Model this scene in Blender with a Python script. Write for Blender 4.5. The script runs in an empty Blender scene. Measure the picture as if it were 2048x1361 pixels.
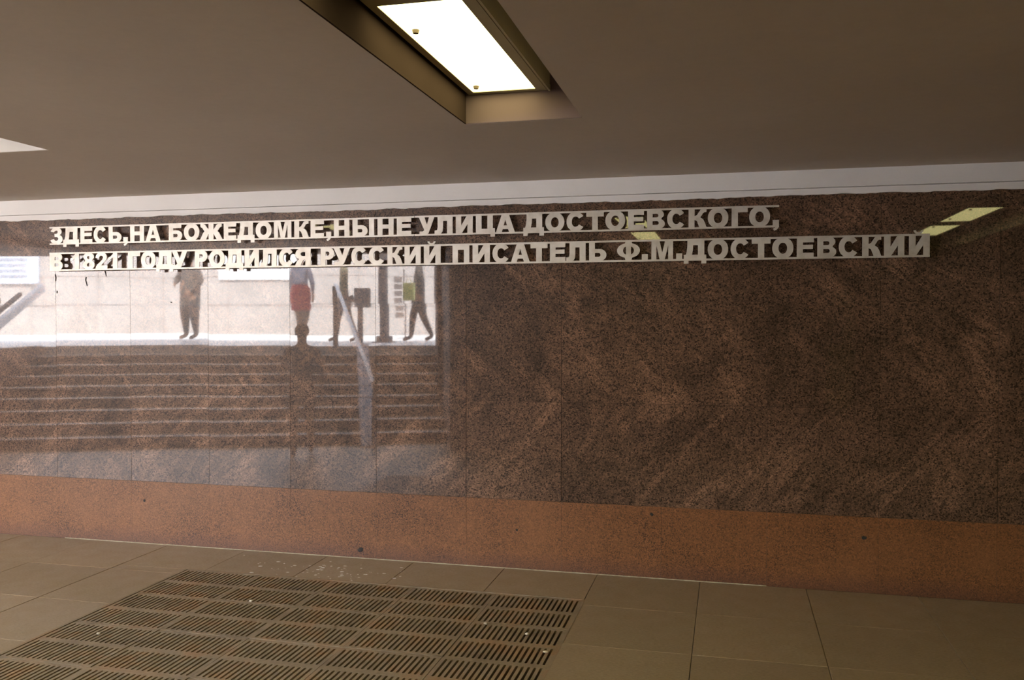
import bpy, bmesh, math, random
from mathutils import Vector, Matrix
random.seed(7)
S = bpy.context.scene
COL = S.collection

# ------------------------------------------------------------------ camera, sky, sun, exposure
YAW = math.atan(434 / 1766)
PITCH = math.atan(37.5 / 1766)
cam_d = bpy.data.cameras.new('camera')
cam_d.sensor_width = 36
cam_d.lens = 1766 / 2048 * 36
cam_d.clip_start = 0.05
cam_d.clip_end = 300
cam = bpy.data.objects.new('camera', cam_d)
cam.location = (0, -5.34, 1.55)
cam.rotation_euler = (math.pi / 2 - PITCH, 0, YAW)
COL.objects.link(cam)
S.camera = cam

world = bpy.data.worlds.new('world')
S.world = world
world.use_nodes = True
bg = world.node_tree.nodes['Background']
bg.inputs[0].default_value = (0.80, 0.87, 1.0, 1)
bg.inputs[1].default_value = 3.4

sun_d = bpy.data.lights.new('sun', 'SUN')
sun_d.energy = 9.0
sun_d.angle = math.radians(0.6)
sun_d.color = (1.0, 0.95, 0.88)
sun = bpy.data.objects.new('sun', sun_d)
ELEV = math.radians(50)
sdir = Vector((-0.3665 * math.cos(ELEV), -0.930 * math.cos(ELEV), -math.sin(ELEV)))
sun.rotation_euler = sdir.to_track_quat('-Z', 'Y').to_euler()
sun.location = (0, 0, 20)
COL.objects.link(sun)

LAMP_RADIANCE = 1.2
S.view_settings.view_transform = 'Standard'
S.view_settings.look = 'None'
S.view_settings.gamma = 1
S.view_settings.use_curve_mapping = False
S.view_settings.exposure = 3.0
S.cycles.max_bounces = 10
S.cycles.diffuse_bounces = 7
S.cycles.glossy_bounces = 6
S.cycles.sample_clamp_indirect = 6.0
S.cycles.caustics_reflective = True
S.cycles.blur_glossy = 0.0
S.cycles.use_denoising = True


# ------------------------------------------------------------------ helpers
def link(o, parent=None):
    COL.objects.link(o)
    if parent is not None:
        o.parent = parent
    return o


def tag(o, label=None, cat=None, group=None, kind=None):
    if label: o['label'] = label
    if cat: o['category'] = cat
    if group: o['group'] = group
    if kind: o['kind'] = kind
    return o


def empty(name, loc=(0, 0, 0), rz=0.0):
    o = bpy.data.objects.new(name, None)
    o.empty_display_size = 0.1
    o.location = loc
    o.rotation_euler = (0, 0, rz)
    return link(o)


def from_bm(name, bm, mats, parent=None, smooth=False, loc=None):
    bmesh.ops.recalc_face_normals(bm, faces=bm.faces)
    me = bpy.data.meshes.new(name)
    bm.to_mesh(me)
    bm.free()
    for m in (mats if isinstance(mats, (list, tuple)) else [mats]):
        me.materials.append(m)
    if smooth:
        for p in me.polygons: p.use_smooth = True
    o = bpy.data.objects.new(name, me)
    if loc is not None: o.location = loc
    return link(o, parent)


def bx(bm, x0, x1, y0, y1, z0, z1, M=None, bevel=0.0):
    vs = [bm.verts.new((x, y, z)) for x in (x0, x1) for y in (y0, y1) for z in (z0, z1)]
    idx = [(0, 1, 3, 2), (4, 6, 7, 5), (0, 4, 5, 1), (2, 3, 7, 6), (0, 2, 6, 4), (1, 5, 7, 3)]
    fs = [bm.faces.new([vs[i] for i in f]) for f in idx]
    if bevel > 0:
        es = list({e for f in fs for e in f.edges})
        r = bmesh.ops.bevel(bm, geom=es, offset=bevel, segments=1, affect='EDGES')
        vs = list({v for f in r['faces'] for v in f.verts} | {v for v in vs if v.is_valid})
    if M is not None:
        bmesh.ops.transform(bm, matrix=M, verts=[v for v in vs if v.is_valid])
    return vs


def box(name, mat, x0, x1, y0, y1, z0, z1, parent=None, bevel=0.0):
    bm = bmesh.new()
    bx(bm, x0, x1, y0, y1, z0, z1, bevel=bevel)
    return from_bm(name, bm, mat, parent)


def prism(bm, pts, z0, z1):
    """vertical prism over a plan polygon"""
    a = [bm.verts.new((p[0], p[1], z0)) for p in pts]
    b = [bm.verts.new((p[0], p[1], z1)) for p in pts]
    n = len(pts)
    bm.faces.new(a[::-1]); bm.faces.new(b)
    for i in range(n):
        bm.faces.new((a[i], a[(i + 1) % n], b[(i + 1) % n], b[i]))


def cyl(bm, p0, p1, r0, r1=None, n=16):
    p0, p1 = Vector(p0), Vector(p1)
    r1 = r0 if r1 is None else r1
    d = p1 - p0
    q = d.to_track_quat('Z', 'Y')
    ra, rb = [], []
    for i in range(n):
        a = 2 * math.pi * i / n
        u = Vector((math.cos(a), math.sin(a), 0))
        ra.append(bm.verts.new(p0 + q @ (u * r0)))
        rb.append(bm.verts.new(p1 + q @ (u * r1)))
    bm.faces.new(ra[::-1]); bm.faces.new(rb)
    for i in range(n):
        bm.faces.new((ra[i], ra[(i + 1) % n], rb[(i + 1) % n], rb[i]))


# ------------------------------------------------------------------ materials
class NT:
    def __init__(self, name):
        self.m = bpy.data.materials.new(name)
        self.m.use_nodes = True
        self.t = self.m.node_tree
        self.p = self.t.nodes['Principled BSDF']

    def n(self, typ, **kw):
        x = self.t.nodes.new(typ)
        for k, v in kw.items():
            if k in x.inputs.keys() if isinstance(k, str) else False:
                x.inputs[k].default_value = v
            else:
                setattr(x, k, v)
        return x

    def l(self, a, b):
        self.t.links.new(a, b)

    def math(self, op, a, b=None, clamp=False):
        x = self.t.nodes.new('ShaderNodeMath')
        x.operation = op
        x.use_clamp = clamp
        for i, v in enumerate((a, b)):
            if v is None: continue
            if isinstance(v, (int, float)): x.inputs[i].default_value = v
            else: self.l(v, x.inputs[i])
        return x.outputs[0]

    def ramp(self, fac, stops):
        x = self.t.nodes.new('ShaderNodeValToRGB')
        e = x.color_ramp.elements
        while len(e) < len(stops): e.new(0.5)
        for i, (p, c) in enumerate(stops):
            e[i].position = p
            e[i].color = (c[0], c[1], c[2], 1) if isinstance(c, (tuple, list)) else (c, c, c, 1)
        self.l(fac, x.inputs[0])
        return x.outputs[0]

    def mix(self, fac, a, b, mode='MIX'):
        x = self.t.nodes.new('ShaderNodeMix')
        x.data_type = 'RGBA'
        x.blend_type = mode
        for sock, v in ((x.inputs[0], fac), (x.inputs[6], a), (x.inputs[7], b)):
            if isinstance(v, (int, float)): sock.default_value = v
            elif isinstance(v, (tuple, list)): sock.default_value = (v[0], v[1], v[2], 1)
            else: self.l(v, sock)
        return x.outputs[2]

    def noise(self, vec, scale, detail=4, rough=0.5, dist=0.0):
        x = self.t.nodes.new('ShaderNodeTexNoise')
        x.inputs['Scale'].default_value = scale
        x.inputs['Detail'].default_value = detail
        x.inputs['Roughness'].default_value = rough
        x.inputs['Distortion'].default_value = dist
        self.l(vec, x.inputs['Vector'])
        return x.outputs[0]

    def voro(self, vec, scale):
        x = self.t.nodes.new('ShaderNodeTexVoronoi')
        x.inputs['Scale'].default_value = scale
        self.l(vec, x.inputs['Vector'])
        return x

    def pos(self):
        return self.t.nodes.new('ShaderNodeNewGeometry').outputs['Position']

    def bump(self, h, strength, dist=0.001):
        b = self.t.nodes.new('ShaderNodeBump')
        b.inputs['Strength'].default_value = strength
        b.inputs['Distance'].default_value = dist
        self.l(h, b.inputs['Height'])
        self.l(b.outputs[0], self.p.inputs['Normal'])

    def set(self, **kw):
        for k, v in kw.items():
            self.p.inputs[k.replace('_', ' ')].default_value = (*v, 1) if isinstance(v, tuple) else v
        return self


def plain(name, col, rough=0.6, metal=0.0, var=0.12, scale=8.0):
    t = NT(name)
    pos = t.pos()
    n = t.noise(pos, scale, 5)
    c = t.mix(t.ramp(n, [(0.3, 0.0), (0.7, 1.0)]), tuple(v * (1 - var) for v in col), tuple(min(1, v * (1 + var)) for v in col))
    t.l(c, t.p.inputs['Base Color'])
    t.set(Roughness=rough, Metallic=metal)
    return t.m


def granite(name, dark, mid, light, rough, veins=True, grain=150.0, black=0.5, ior=1.6, per_slab=0.22, polish=False, dirt=False):
    t = NT(name)
    pos = t.pos()
    oi = t.t.nodes.new('ShaderNodeObjectInfo')
    sep = t.t.nodes.new('ShaderNodeSeparateXYZ')
    t.l(pos, sep.inputs[0])
    v = t.voro(pos, grain)
    vc = t.t.nodes.new('ShaderNodeSeparateColor')
    t.l(v.outputs['Color'], vc.inputs[0])
    # mineral grains: black mica, brown, pink feldspar
    g = t.ramp(vc.outputs[0], [(0.0, dark), (0.16, dark), (0.24, mid), (0.62, mid), (0.95, light)])
    cloud = t.noise(pos, 2.3, 5, 0.6)
    g = t.mix(t.ramp(cloud, [(0.3, 0.0), (0.7, 0.55)]), g, light, 'MIX') if not veins else g
    if veins:
        # chevron streaks, mirrored about the joint where the slabs are book matched
        dz = t.math('ABSOLUTE', t.math('SUBTRACT', sep.outputs[2], 1.06))
        dzs = t.math('MULTIPLY', dz, 0.95)
        u = t.math('ADD', sep.outputs[0], dzs)
        comb = t.t.nodes.new('ShaderNodeCombineXYZ')
        t.l(u, comb.inputs[0]); t.l(t.math('MULTIPLY', sep.outputs[2], 0.45), comb.inputs[2])
        w = t.noise(comb.outputs[0], 2.6, 6, 0.62, 0.9)
        w2 = t.noise(comb.outputs[0], 7.5, 4, 0.6, 0.6)
        band = t.ramp(w, [(0.50, 0.0), (0.57, 1.0), (0.61, 0.15), (0.70, 0.0)])
        fine = t.ramp(w2, [(0.56, 0.0), (0.64, 1.0), (0.70, 0.0)])
        band = t.math('MAXIMUM', t.math('MULTIPLY', band, 0.9), t.math('MULTIPLY', fine, 0.45))
        brk = t.ramp(t.noise(pos, 4.0, 3), [(0.36, 0.15), (0.58, 1.0)])
        band = t.math('MULTIPLY', band, brk)
        pinkish = tuple(min(1, a * 1.9) for a in light)
        gl = t.ramp(vc.outputs[0], [(0.0, dark), (0.12, mid), (0.35, light), (0.9, pinkish)])
        g = t.mix(t.math('MULTIPLY', band, 0.85), g, gl)
        blot = t.ramp(t.noise(pos, 3.2, 5, 0.65, 0.5), [(0.34, 0.62), (0.5, 1.0), (0.68, 1.12)])
        g = t.mix(1.0, g, blot, 'MULTIPLY')
    # a few larger black crystals
    v2 = t.voro(pos, grain * 0.55)
    sp = t.ramp(v2.outputs['Distance'], [(0.0, black), (0.16, black * 0.8), (0.26, 0.0)])
    g = t.mix(sp, g, tuple(a * 0.35 for a in dark))
    if dirt:
        # mopped-up dirt and pale scuffs along the foot of the wall
        hz = t.math('ADD', sep.outputs[2], t.math('MULTIPLY', t.noise(pos, 6, 4), 0.10))
        g = t.mix(t.ramp(hz, [(0.05, 0.55), (0.16, 0.0)]), g, (0.075, 0.034, 0.026))
        sc = t.t.nodes.new('ShaderNodeMapping')
        sc.inputs['Scale'].default_value = (9, 9, 60)
        t.l(pos, sc.inputs[0])
        sf = t.ramp(t.noise(sc.outputs[0], 1.0, 5, 0.7), [(0.66, 0.0), (0.74, 1.0)])
        lowz = t.ramp(sep.outputs[2], [(0.02, 1.0), (0.13, 0.0)])
        g = t.mix(t.math('MULTIPLY', t.math('MULTIPLY', sf, lowz), 0.35), g, (0.5, 0.42, 0.38))
    # individual tone of each slab
    k = t.math('ADD', t.math('MULTIPLY', oi.outputs['Random'], per_slab), 1 - per_slab * 0.5)
    kc = t.t.nodes.new('ShaderNodeCombineColor')
    for i in range(3): t.l(k, kc.inputs[i])
    g = t.mix(1.0, g, kc.outputs[0], 'MULTIPLY')
    t.l(g, t.p.inputs['Base Color'])
    r = t.math('ADD', t.math('MULTIPLY', t.noise(pos, 60, 3), rough * 0.6), rough * 0.7)
    if polish:
        # polished film over a slightly hazy crystalline body
        t.l(r, t.p.inputs['Coat Roughness'])
        t.set(Coat_Weight=1.0, Coat_IOR=1.46, Roughness=0.40, IOR=1.28)
    else:
        t.l(r, t.p.inputs['Roughness'])
        t.set(IOR=ior)
    return t.m


M = {}
M['granite'] = granite('polished_granite', (0.024, 0.012, 0.008), (0.088, 0.050, 0.031), (0.165, 0.092, 0.057), 0.020, ior=1.5, polish=True)
M['base'] = granite('honed_granite', (0.034, 0.014, 0.006), (0.138, 0.056, 0.019), (0.25, 0.105, 0.040), 0.42, veins=False, grain=170, black=0.25, ior=1.45, per_slab=0.03, dirt=True)
M['dark_granite'] = granite('dim_granite', (0.02, 0.012, 0.01), (0.075, 0.045, 0.034), (0.12, 0.075, 0.055), 0.25, veins=False, grain=60, black=0.3, ior=1.5)


M['rough_granite'] = granite('rough_granite', (0.02, 0.012, 0.01), (0.075, 0.045, 0.034), (0.12, 0.075, 0.055), 0.7, veins=False, grain=60, black=0.3, ior=1.4)


def floor_mat():
    t = NT('floor_granite')
    pos = t.pos()
    oi = t.t.nodes.new('ShaderNodeObjectInfo')
    mp = t.t.nodes.new('ShaderNodeMapping')
    mp.inputs['Scale'].default_value = (0.5, 1.6, 1.0)
    t.l(pos, mp.inputs[0])
    fine = t.noise(mp.outputs[0], 110, 3, 0.7)
    big = t.noise(pos, 1.7, 5, 0.6)
    c = t.ramp(fine, [(0.30, (0.175, 0.122, 0.066)), (0.5, (0.255, 0.183, 0.105)), (0.72, (0.33, 0.245, 0.150))])
    c = t.mix(t.ramp(big, [(0.35, 0.0), (0.68, 0.35)]), c, (0.29, 0.185, 0.11))
    kc = t.t.nodes.new('ShaderNodeCombineColor')
    k = t.math('ADD', t.math('MULTIPLY', oi.outputs['Random'], 0.16), 0.92)
    for i in range(3): t.l(k, kc.inputs[i])
    c = t.mix(1.0, c, kc.outputs[0], 'MULTIPLY')
    t.l(c, t.p.inputs['Base Color'])
    r = t.math('ADD', t.math('MULTIPLY', t.noise(pos, 9, 4), 0.25), 0.30)
    t.l(r, t.p.inputs['Roughness'])
    t.bump(fine, 0.25, 0.0008)
    return t.m


M['floor'] = floor_mat()


def iron_mat():
    t = NT('rusty_cast_iron')
    pos = t.pos()
    a = t.noise(pos, 5.0, 6, 0.65)
    b = t.noise(pos, 140, 3, 0.6)
    c = t.ramp(a, [(0.30, (0.15, 0.105, 0.062)), (0.50, (0.24, 0.175, 0.105)), (0.63, (0.27, 0.155, 0.075)), (0.78, (0.26, 0.195, 0.125))])
    c = t.mix(t.ramp(b, [(0.4, 0.0), (0.75, 0.35)]), c, (0.05, 0.03, 0.02))
    t.l(c, t.p.inputs['Base Color'])
    t.set(Roughness=0.5, Metallic=0.0)
    t.bump(b, 0.5, 0.001)
    return t.m


M['iron'] = iron_mat()
M['pit'] = plain('pit_mud', (0.035, 0.024, 0.016), 0.9, scale=20)


def steel_mat():
    t = NT('brushed_steel')
    pos = t.pos()
    mp = t.t.nodes.new('ShaderNodeMapping')
    mp.inputs['Scale'].default_value = (6, 6, 400)
    t.l(pos, mp.inputs[0])
    br = t.noise(mp.outputs[0], 1.0, 2)
    st = t.noise(pos, 14, 5, 0.6)
    c = t.ramp(st, [(0.28, (0.48, 0.43, 0.36)), (0.5, (0.60, 0.555, 0.485)), (0.75, (0.66, 0.62, 0.56))])
    t.l(c, t.p.inputs['Base Color'])
    r = t.math('ADD', t.math('MULTIPLY', st, 0.16), 0.40)
    t.l(r, t.p.inputs['Roughness'])
    t.set(Metallic=0.38)
    t.bump(br, 0.12, 0.0005)
    return t.m


M['steel'] = steel_mat()
M['rail_steel'] = plain('polished_rail_steel', (0.62, 0.62, 0.66), 0.28, 1.0)
M['ramp_steel'] = plain('worn_ramp_steel', (0.20, 0.20, 0.23), 0.55)
M['white_paint'] = plain('white_rail_paint', (0.86, 0.84, 0.86), 0.4)
M['plaster'] = plain('white_plaster', (0.70, 0.665, 0.63), 0.55, var=0.04, scale=3)


def ceil_mat():
    t = NT('ceiling_paint')
    pos = t.pos()
    a = t.noise(pos, 0.9, 4, 0.6)
    b = t.noise(pos, 25, 4, 0.6)
    c = t.ramp(a, [(0.3, (0.47, 0.40, 0.325)), (0.7, (0.53, 0.455, 0.37))])
    c = t.mix(t.ramp(b, [(0.35, 0.0), (0.75, 0.12)]), c, (0.30, 0.25, 0.20))
    t.l(c, t.p.inputs['Base Color'])
    t.set(Roughness=0.6)
    t.bump(b, 0.15, 0.002)
    return t.m


M['ceiling'] = ceil_mat()
M['recess'] = plain('recess_shade_tone', (0.036, 0.024, 0.022), 0.9, var=0.06, scale=4)  # recess shade put into a dark colour, offsetting spill from the lamps
M['recess_end'] = plain('recess_end_shade_tone', (0.115, 0.082, 0.092), 0.9, var=0.04, scale=4)  # central end wall: shade put into the colour against the lamp's light
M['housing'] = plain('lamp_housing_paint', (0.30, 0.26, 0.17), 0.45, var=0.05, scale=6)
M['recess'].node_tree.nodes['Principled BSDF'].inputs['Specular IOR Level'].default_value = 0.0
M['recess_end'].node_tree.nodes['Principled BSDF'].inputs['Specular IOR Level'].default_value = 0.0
M['recess_end_daylit'] = plain('recess_end_daylit_tone', (0.62, 0.58, 0.56), 0.9, var=0.04, scale=4)  # other end walls: daylight put into a paler colour
M['mortar'] = plain('pale_mortar', (0.42, 0.38, 0.26), 0.9, scale=30, var=0.3)
M['screw'] = plain('dark_screw', (0.10, 0.07, 0.05), 0.5)
M['sunstone'] = plain('pale_stone', (0.50, 0.455, 0.43), 0.8, var=0.10, scale=0.9)
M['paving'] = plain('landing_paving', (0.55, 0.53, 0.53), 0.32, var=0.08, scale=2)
M['street'] = plain('sunlit_paving', (0.80, 0.77, 0.74), 0.85, var=0.05, scale=2)  # paler than the landing, sunlight past the shade edge put into the colour
M['street_metal'] = plain('grey_street_metal', (0.20, 0.17, 0.16), 0.8)
M['concrete'] = plain('dark_concrete', (0.16, 0.14, 0.13), 0.8)
M['white_board'] = plain('white_board', (0.90, 0.90, 0.92), 0.5, var=0.02)
M['blue_board'] = plain('pale_blue_board', (0.62, 0.68, 0.78), 0.5, var=0.04)
M['dark_ink'] = plain('dark_ink', (0.03, 0.027, 0.025), 0.95)
M['olive_board'] = plain('olive_board', (0.34, 0.31, 0.20), 0.6, var=0.15, scale=6)
M['yellow_bag'] = plain('yellow_plastic', (0.62, 0.62, 0.22), 0.45)
M['speck'] = plain('white_paint_speck', (0.75, 0.73, 0.70), 0.6)
M['butt'] = plain('pale_litter', (0.55, 0.48, 0.36), 0.8)

lamp_m = NT('lit_diffuser')
lamp_m.set(Base_Color=(0.9, 0.88, 0.7), Roughness=0.4)
lamp_m.p.inputs['Emission Color'].default_value = (1.0, 0.90, 0.38, 1)
lamp_m.p.inputs['Emission Strength'].default_value = LAMP_RADIANCE
M['lamp'] = lamp_m.m

# ------------------------------------------------------------------ setting: inscription wall of granite slabs
H = 2.415
wall = box('wall_back', M['dark_granite'], -14, 9, 0.024, 0.30, -0.3, 3.0)
tag(wall, kind='structure')
box('plain_cladding', M['granite'], -14, -7.104, 0.0, 0.024, 0.0, 2.272, wall)
box('plain_cladding', M['granite'], 2.666, 9, 0.0, 0.024, 0.0, 2.272, wall)
rows = [(0.0, 0.435), (0.435, 1.052), (1.052, 1.662), (1.662, 2.276)]
slab_meshes = {}
for r, (z0, z1) in enumerate(rows):
    for k in range(16):
        x0 = -7.10 + 0.61 * k
        g = 0.0005 if r == 0 else 0.0010
        if r not in slab_meshes:
            bm = bmesh.new()
            w_, h_ = 0.305 - g, (z1 - z0) / 2 - g
            bx(bm, -w_, w_, -0.011, 0.011, -h_, h_)
            o = from_bm('granite_slab', bm, M['base'] if r == 0 else M['granite'], wall)
            slab_meshes[r] = o
        else:
            o = slab_meshes[r].copy()
            link(o, wall)
        o.location = (x0 + 0.305, 0.011, (z0 + z1) / 2)
        a = 0.0011 if r else 0.0004
        o.rotation_euler = (random.uniform(-a, a), 0, random.uniform(-a, a))
# small dark chips knocked out of the base course
for cx, cz, cr in ((-0.446, 0.388, 0.014), (-1.28, 0.246, 0.010), (0.756, 0.315, 0.016), (-3.95, 0.30, 0.012), (-2.33, 0.055, 0.022)):
    bm = bmesh.new()
    n = 9
    ring = [bm.verts.new((cx + cr * random.uniform(.6, 1.15) * math.cos(i * 2 * math.pi / n), -0.0025, cz + cr * .8 * random.uniform(.6, 1.15) * math.sin(i * 2 * math.pi / n))) for i in range(n)]
    c0 = bm.verts.new((cx, -0.0045, cz))
    for i in range(n): bm.faces.new((ring[i], ring[(i + 1) % n], c0))
    from_bm('black_spot', bm, M['dark_ink'], wall)

# dark drips and scratches below the lettering
for pts in (((-4.405, 1.862), (-4.410, 1.840), (-4.402, 1.818), (-4.398, 1.800)), ((-4.250, 1.902), (-4.246, 1.888), (-4.240, 1.868)),
            ((-4.648, 1.766), (-4.650, 1.750)), ((-3.726, 1.684), (-3.722, 1.676)), ((-4.662, 1.885), (-4.657, 1.860), (-4.660, 1.835))):
    bm = bmesh.new()
    prev = None
    for i, (x, z) in enumerate(pts):
        w_ = 0.0035 * (1 - 0.7 * i / len(pts)) + 0.001
        cur = [bm.verts.new((x - w_, -0.0022, z)), bm.verts.new((x + w_, -0.0022, z)), bm.verts.new((x, -0.0032, z))]
        if prev:
            bm.faces.new((prev[0], prev[2], cur[2], cur[0])); bm.faces.new((prev[2], prev[1], cur[1], cur[2]))
        prev = cur
    from_bm('dark_stain', bm, M['dark_ink'], wall)

# plaster fascia along the top of the wall
trim = box('trim_1', M['plaster'], -14, 9, -0.022, 0.03, 2.312, H + 0.002)
tag(trim, kind='structure')
bm = bmesh.new()
top, bot = [], []
N = 900
for i in range(N + 1):
    x = -14 + 23 * i / N
    jit = 0.0022 * math.sin(x * 23.0) + random.uniform(-0.0022, 0.0022) + 0.0025 * math.sin(x * 3.1)
    bot.append((x, 2.272 + jit)); top.append((x, 2.3095))
va = [bm.verts.new((x, -0.012, z)) for x, z in bot]; vb = [bm.verts.new((x, -0.012, z)) for x, z in top]
vc = [bm.verts.new((x, 0.02, z)) for x, z in bot]; vd = [bm.verts.new((x, 0.02, z)) for x, z in top]
for i in range(N):
    bm.faces.new((va[i], va[i + 1], vb[i + 1], vb[i]))
    bm.faces.new((va[i], vc[i], vc[i + 1], va[i + 1]))
    bm.faces.new((vb[i], vb[i + 1], vd[i + 1], vd[i]))
t2 = from_bm('plaster_strip', bm, M['plaster'], trim)

box('mortar_line', M['mortar'], -4.6, 0.22, -0.005, 0.0, 0.0005, 0.004, wall)

# ------------------------------------------------------------------ ceiling with three recessed light channels
EDGE_L, EDGE_R = (-14.0, -3.56), (-3.7, -5.54)


def edge_y(x):
    if x > EDGE_R[0]: return -6.2
    return EDGE_L[1] + (EDGE_R[1] - EDGE_L[1]) * (x - EDGE_L[0]) / (EDGE_R[0] - EDGE_L[0])


channels = [(-7.86, -7.04, -1.58), (-4.24, -3.34, -1.55), (-1.13, -0.61, -1.605), (1.70, 2.50, -1.58), (4.4, 5.62, -1.6)]
bm = bmesh.new()


def cprism(x0, x1, ya, yb0, yb1):
    prism(bm, [(x0, ya), (x0, yb0), (x1, yb1), (x1, ya)], H, 3.0)


xs = [-14.0]
for c in channels: xs += [c[0], c[1]]
xs += [9.0]
cuts = sorted(set(xs + [EDGE_R[0]]))
for i in range(len(cuts) - 1):
    x0, x1 = cuts[i], cuts[i + 1]
    mid = (x0 + x1) / 2
    ch = [c for c in channels if c[0] <= mid <= c[1]]
    y0 = edge_y(x0 + 1e-6); y1 = edge_y(x1 - 1e-6)
    if ch:
        cprism(x0, x1, 0.3, ch[0][2], ch[0][2])
        yend = max(y0, y1) + 0.25
        cprism(x0, x1, yend, y0, y1)
    else:
        cprism(x0, x1, 0.3, y0, y1)
ceil = from_bm('ceiling', bm, M['ceiling'])
tag(ceil, kind='structure')
for c in channels:
    yend = max(edge_y(c[0]), edge_y(c[1])) + 0.25
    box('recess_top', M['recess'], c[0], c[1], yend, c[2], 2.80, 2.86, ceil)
    box('recess_end', M['recess_end'] if -2 < c[0] < 0 else M['recess_end_daylit'], c[0], c[1], c[2] - 0.006, c[2], H + 0.001, 2.80, ceil)
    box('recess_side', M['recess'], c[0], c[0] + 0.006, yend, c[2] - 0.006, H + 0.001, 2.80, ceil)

LZ = 2.54


def make_light(x, y, label):
    e = empty('ceiling_light', (x, y, LZ))
    tag(e, label, 'ceiling light', 'recessed ceiling lights')
    bm = bmesh.new()
    # housing: trough with a lipped frame around the diffuser, y runs away from the wall
    x0, x1 = -0.18, 0.18
    bx(bm, x0, x1, -1.445, 0.0, 0.012, 0.27)
    fx0, fx1, f0, f1 = -0.150, 0.125, -1.12, -0.042
    bx(bm, x0, fx0, -1.445, 0.0, 0.0, 0.012)
    bx(bm, fx1, x1 - 0.012, -1.445, 0.0, 0.0, 0.012)
    bx(bm, x1 - 0.006, x1 + 0.003, -1.445, 0.0, -0.004, 0.022)
    bx(bm, fx0, fx1, f1, 0.0, 0.0, 0.012)
    bx(bm, fx0, fx1, -1.445, f0, 0.0, 0.012)
    from_bm('housing', bm, M['housing'], e)
    bm = bmesh.new()
    bx(bm, fx0 + 0.001, fx1 - 0.001, f0 + 0.001, f1 - 0.001, 0.003, 0.0115)
    from_bm('diffuser', bm, M['lamp'], e)
    for ky in (-0.13, -0.87):
        bm = bmesh.new()
        cyl(bm, (-0.112, ky, 0.003), (-0.112, ky, -0.009), 0.0135, 0.010, 14)
        from_bm('screw', bm, M['screw'], e)
    return e


def copy_tree(o, parent=None):
    c = o.copy()
    link(c)
    c.parent = parent
    for ch in list(o.children): copy_tree(ch, c)
    return c


def place_light(x, y, label):
    global LIGHT0
    if LIGHT0 is None:
        LIGHT0 = make_light(x, y, label)
        return
    c = copy_tree(LIGHT0)
    c.location = (x, y, LZ)
    c['label'] = label


LIGHT0 = None
order = ['nearest the inscribed wall', 'second from the inscribed wall', 'third from the inscribed wall']
place_light(-0.93, -1.605, 'lit white rectangular ceiling light in the recess at top centre of the photo')
for n_ in (1, 2):
    place_light(-0.93, -1.605 - 1.45 * n_, 'lit rectangular ceiling light in the central recess, %s' % order[n_])
for n_ in range(2):
    place_light(2.17, -3.05 - 1.45 * n_, 'lit ceiling light mirrored yellow at upper right of the wall, %s' % ('upper of the two', 'lower of the two')[n_])
for n_ in range(2):
    place_light(-4.05, -1.57 - 1.45 * n_, 'lit ceiling light in the recess at the left edge, %s' % order[n_])
for n_ in range(3):
    place_light(5.29, -1.61 - 1.45 * n_, 'lit ceiling light in the far right recess, %s' % order[n_])
place_light(-7.4, -1.6, 'lit ceiling light in the far left recess over the stair foot')

# unseen mass added above the passage, height set to shade the landing
bm = bmesh.new()
prism(bm, [(-14, 0.3), EDGE_L, EDGE_R, (-3.7, -6.6), (9, -6.6), (9, 6), (-14, 6)], 3.0, 8.7)
tag(from_bm('unseen_shade_block', bm, M['concrete']), kind='structure')

# ------------------------------------------------------------------ floor: slabs, drain pit, grates
GX0, GX1, GY1, GY0 = -3.29, -0.775, -0.50, -2.965
XS0, XS1, YS0 = -5.56, 2.24, -2.965
bm = bmesh.new()


def frect(x0, x1, y0, y1, zt, zb=-0.4):
    bx(bm, x0, x1, y0, y1, zb, zt)


# solid floor around the slabbed part
frect(-14, XS0, -4.2, 0.02, 0.0)
frect(XS1, 9, -6.3, 0.02, 0.0)
frect(XS0, XS1, -6.3, YS0, 0.0)
frect(-14, XS0, -6.3, -4.2, 0.0)
# bedding under the slabs
frect(XS0, GX0 - 0.0, YS0, 0.02, -0.031)
frect(GX1, XS1, YS0, 0.02, -0.031)
frect(GX0, GX1, GY1, 0.02, -0.031)
fl = from_bm('floor', bm, M['floor'])
tag(fl, kind='structure')
ycuts = [0.0, -0.595, -1.19, -1.78, -2.37, -2.965]


def slab(x0, x1, y0, y1, gap=0.0014):
    bm = bmesh.new()
    j = random.uniform(-0.0008, 0.0008)
    bx(bm, x0 + gap, x1 - gap, y0 + gap, y1 - gap, -0.031, j, bevel=0.0012)
    from_bm('floor_slab', bm, M['floor'], fl)


for k in range(13):
    x0 = XS0 + 0.6 * k
    x1 = x0 + 0.6
    for r in range(5):
        y1, y0 = ycuts[r], ycuts[r + 1]
        if x1 <= GX0 + 0.001 or x0 >= GX1 - 0.02:
            slab(GX1 + 0.001 if abs(x0 - GX1) < 0.03 else x0, x1, y0, y1, 0.0014)
        elif x0 < GX0:
            if r == 0:
                slab(x0, x1, GY1, y1)
                slab(x0, GX0, y0, GY1)
            else:
                slab(x0, GX0, y0, y1)
        elif r == 0:
            slab(x0, min(x1, GX1), GY1, y1)
# pit under the grates
bm = bmesh.new()
bx(bm, GX0, GX1, GY0, GY1, -0.42, -0.26)
bx(bm, GX0 - .02, GX0, GY0, GY1, -0.42, -0.032); bx(bm, GX1, GX1 + .02, GY0, GY1, -0.42, -0.032)
for gx in (-2.79, -2.29, -1.785, -1.28):
    bx(bm, gx - 0.015, gx + 0.015, GY0, GY1, -0.26, -0.034)
from_bm('drain_pit', bm, M['pit'], fl)

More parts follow.
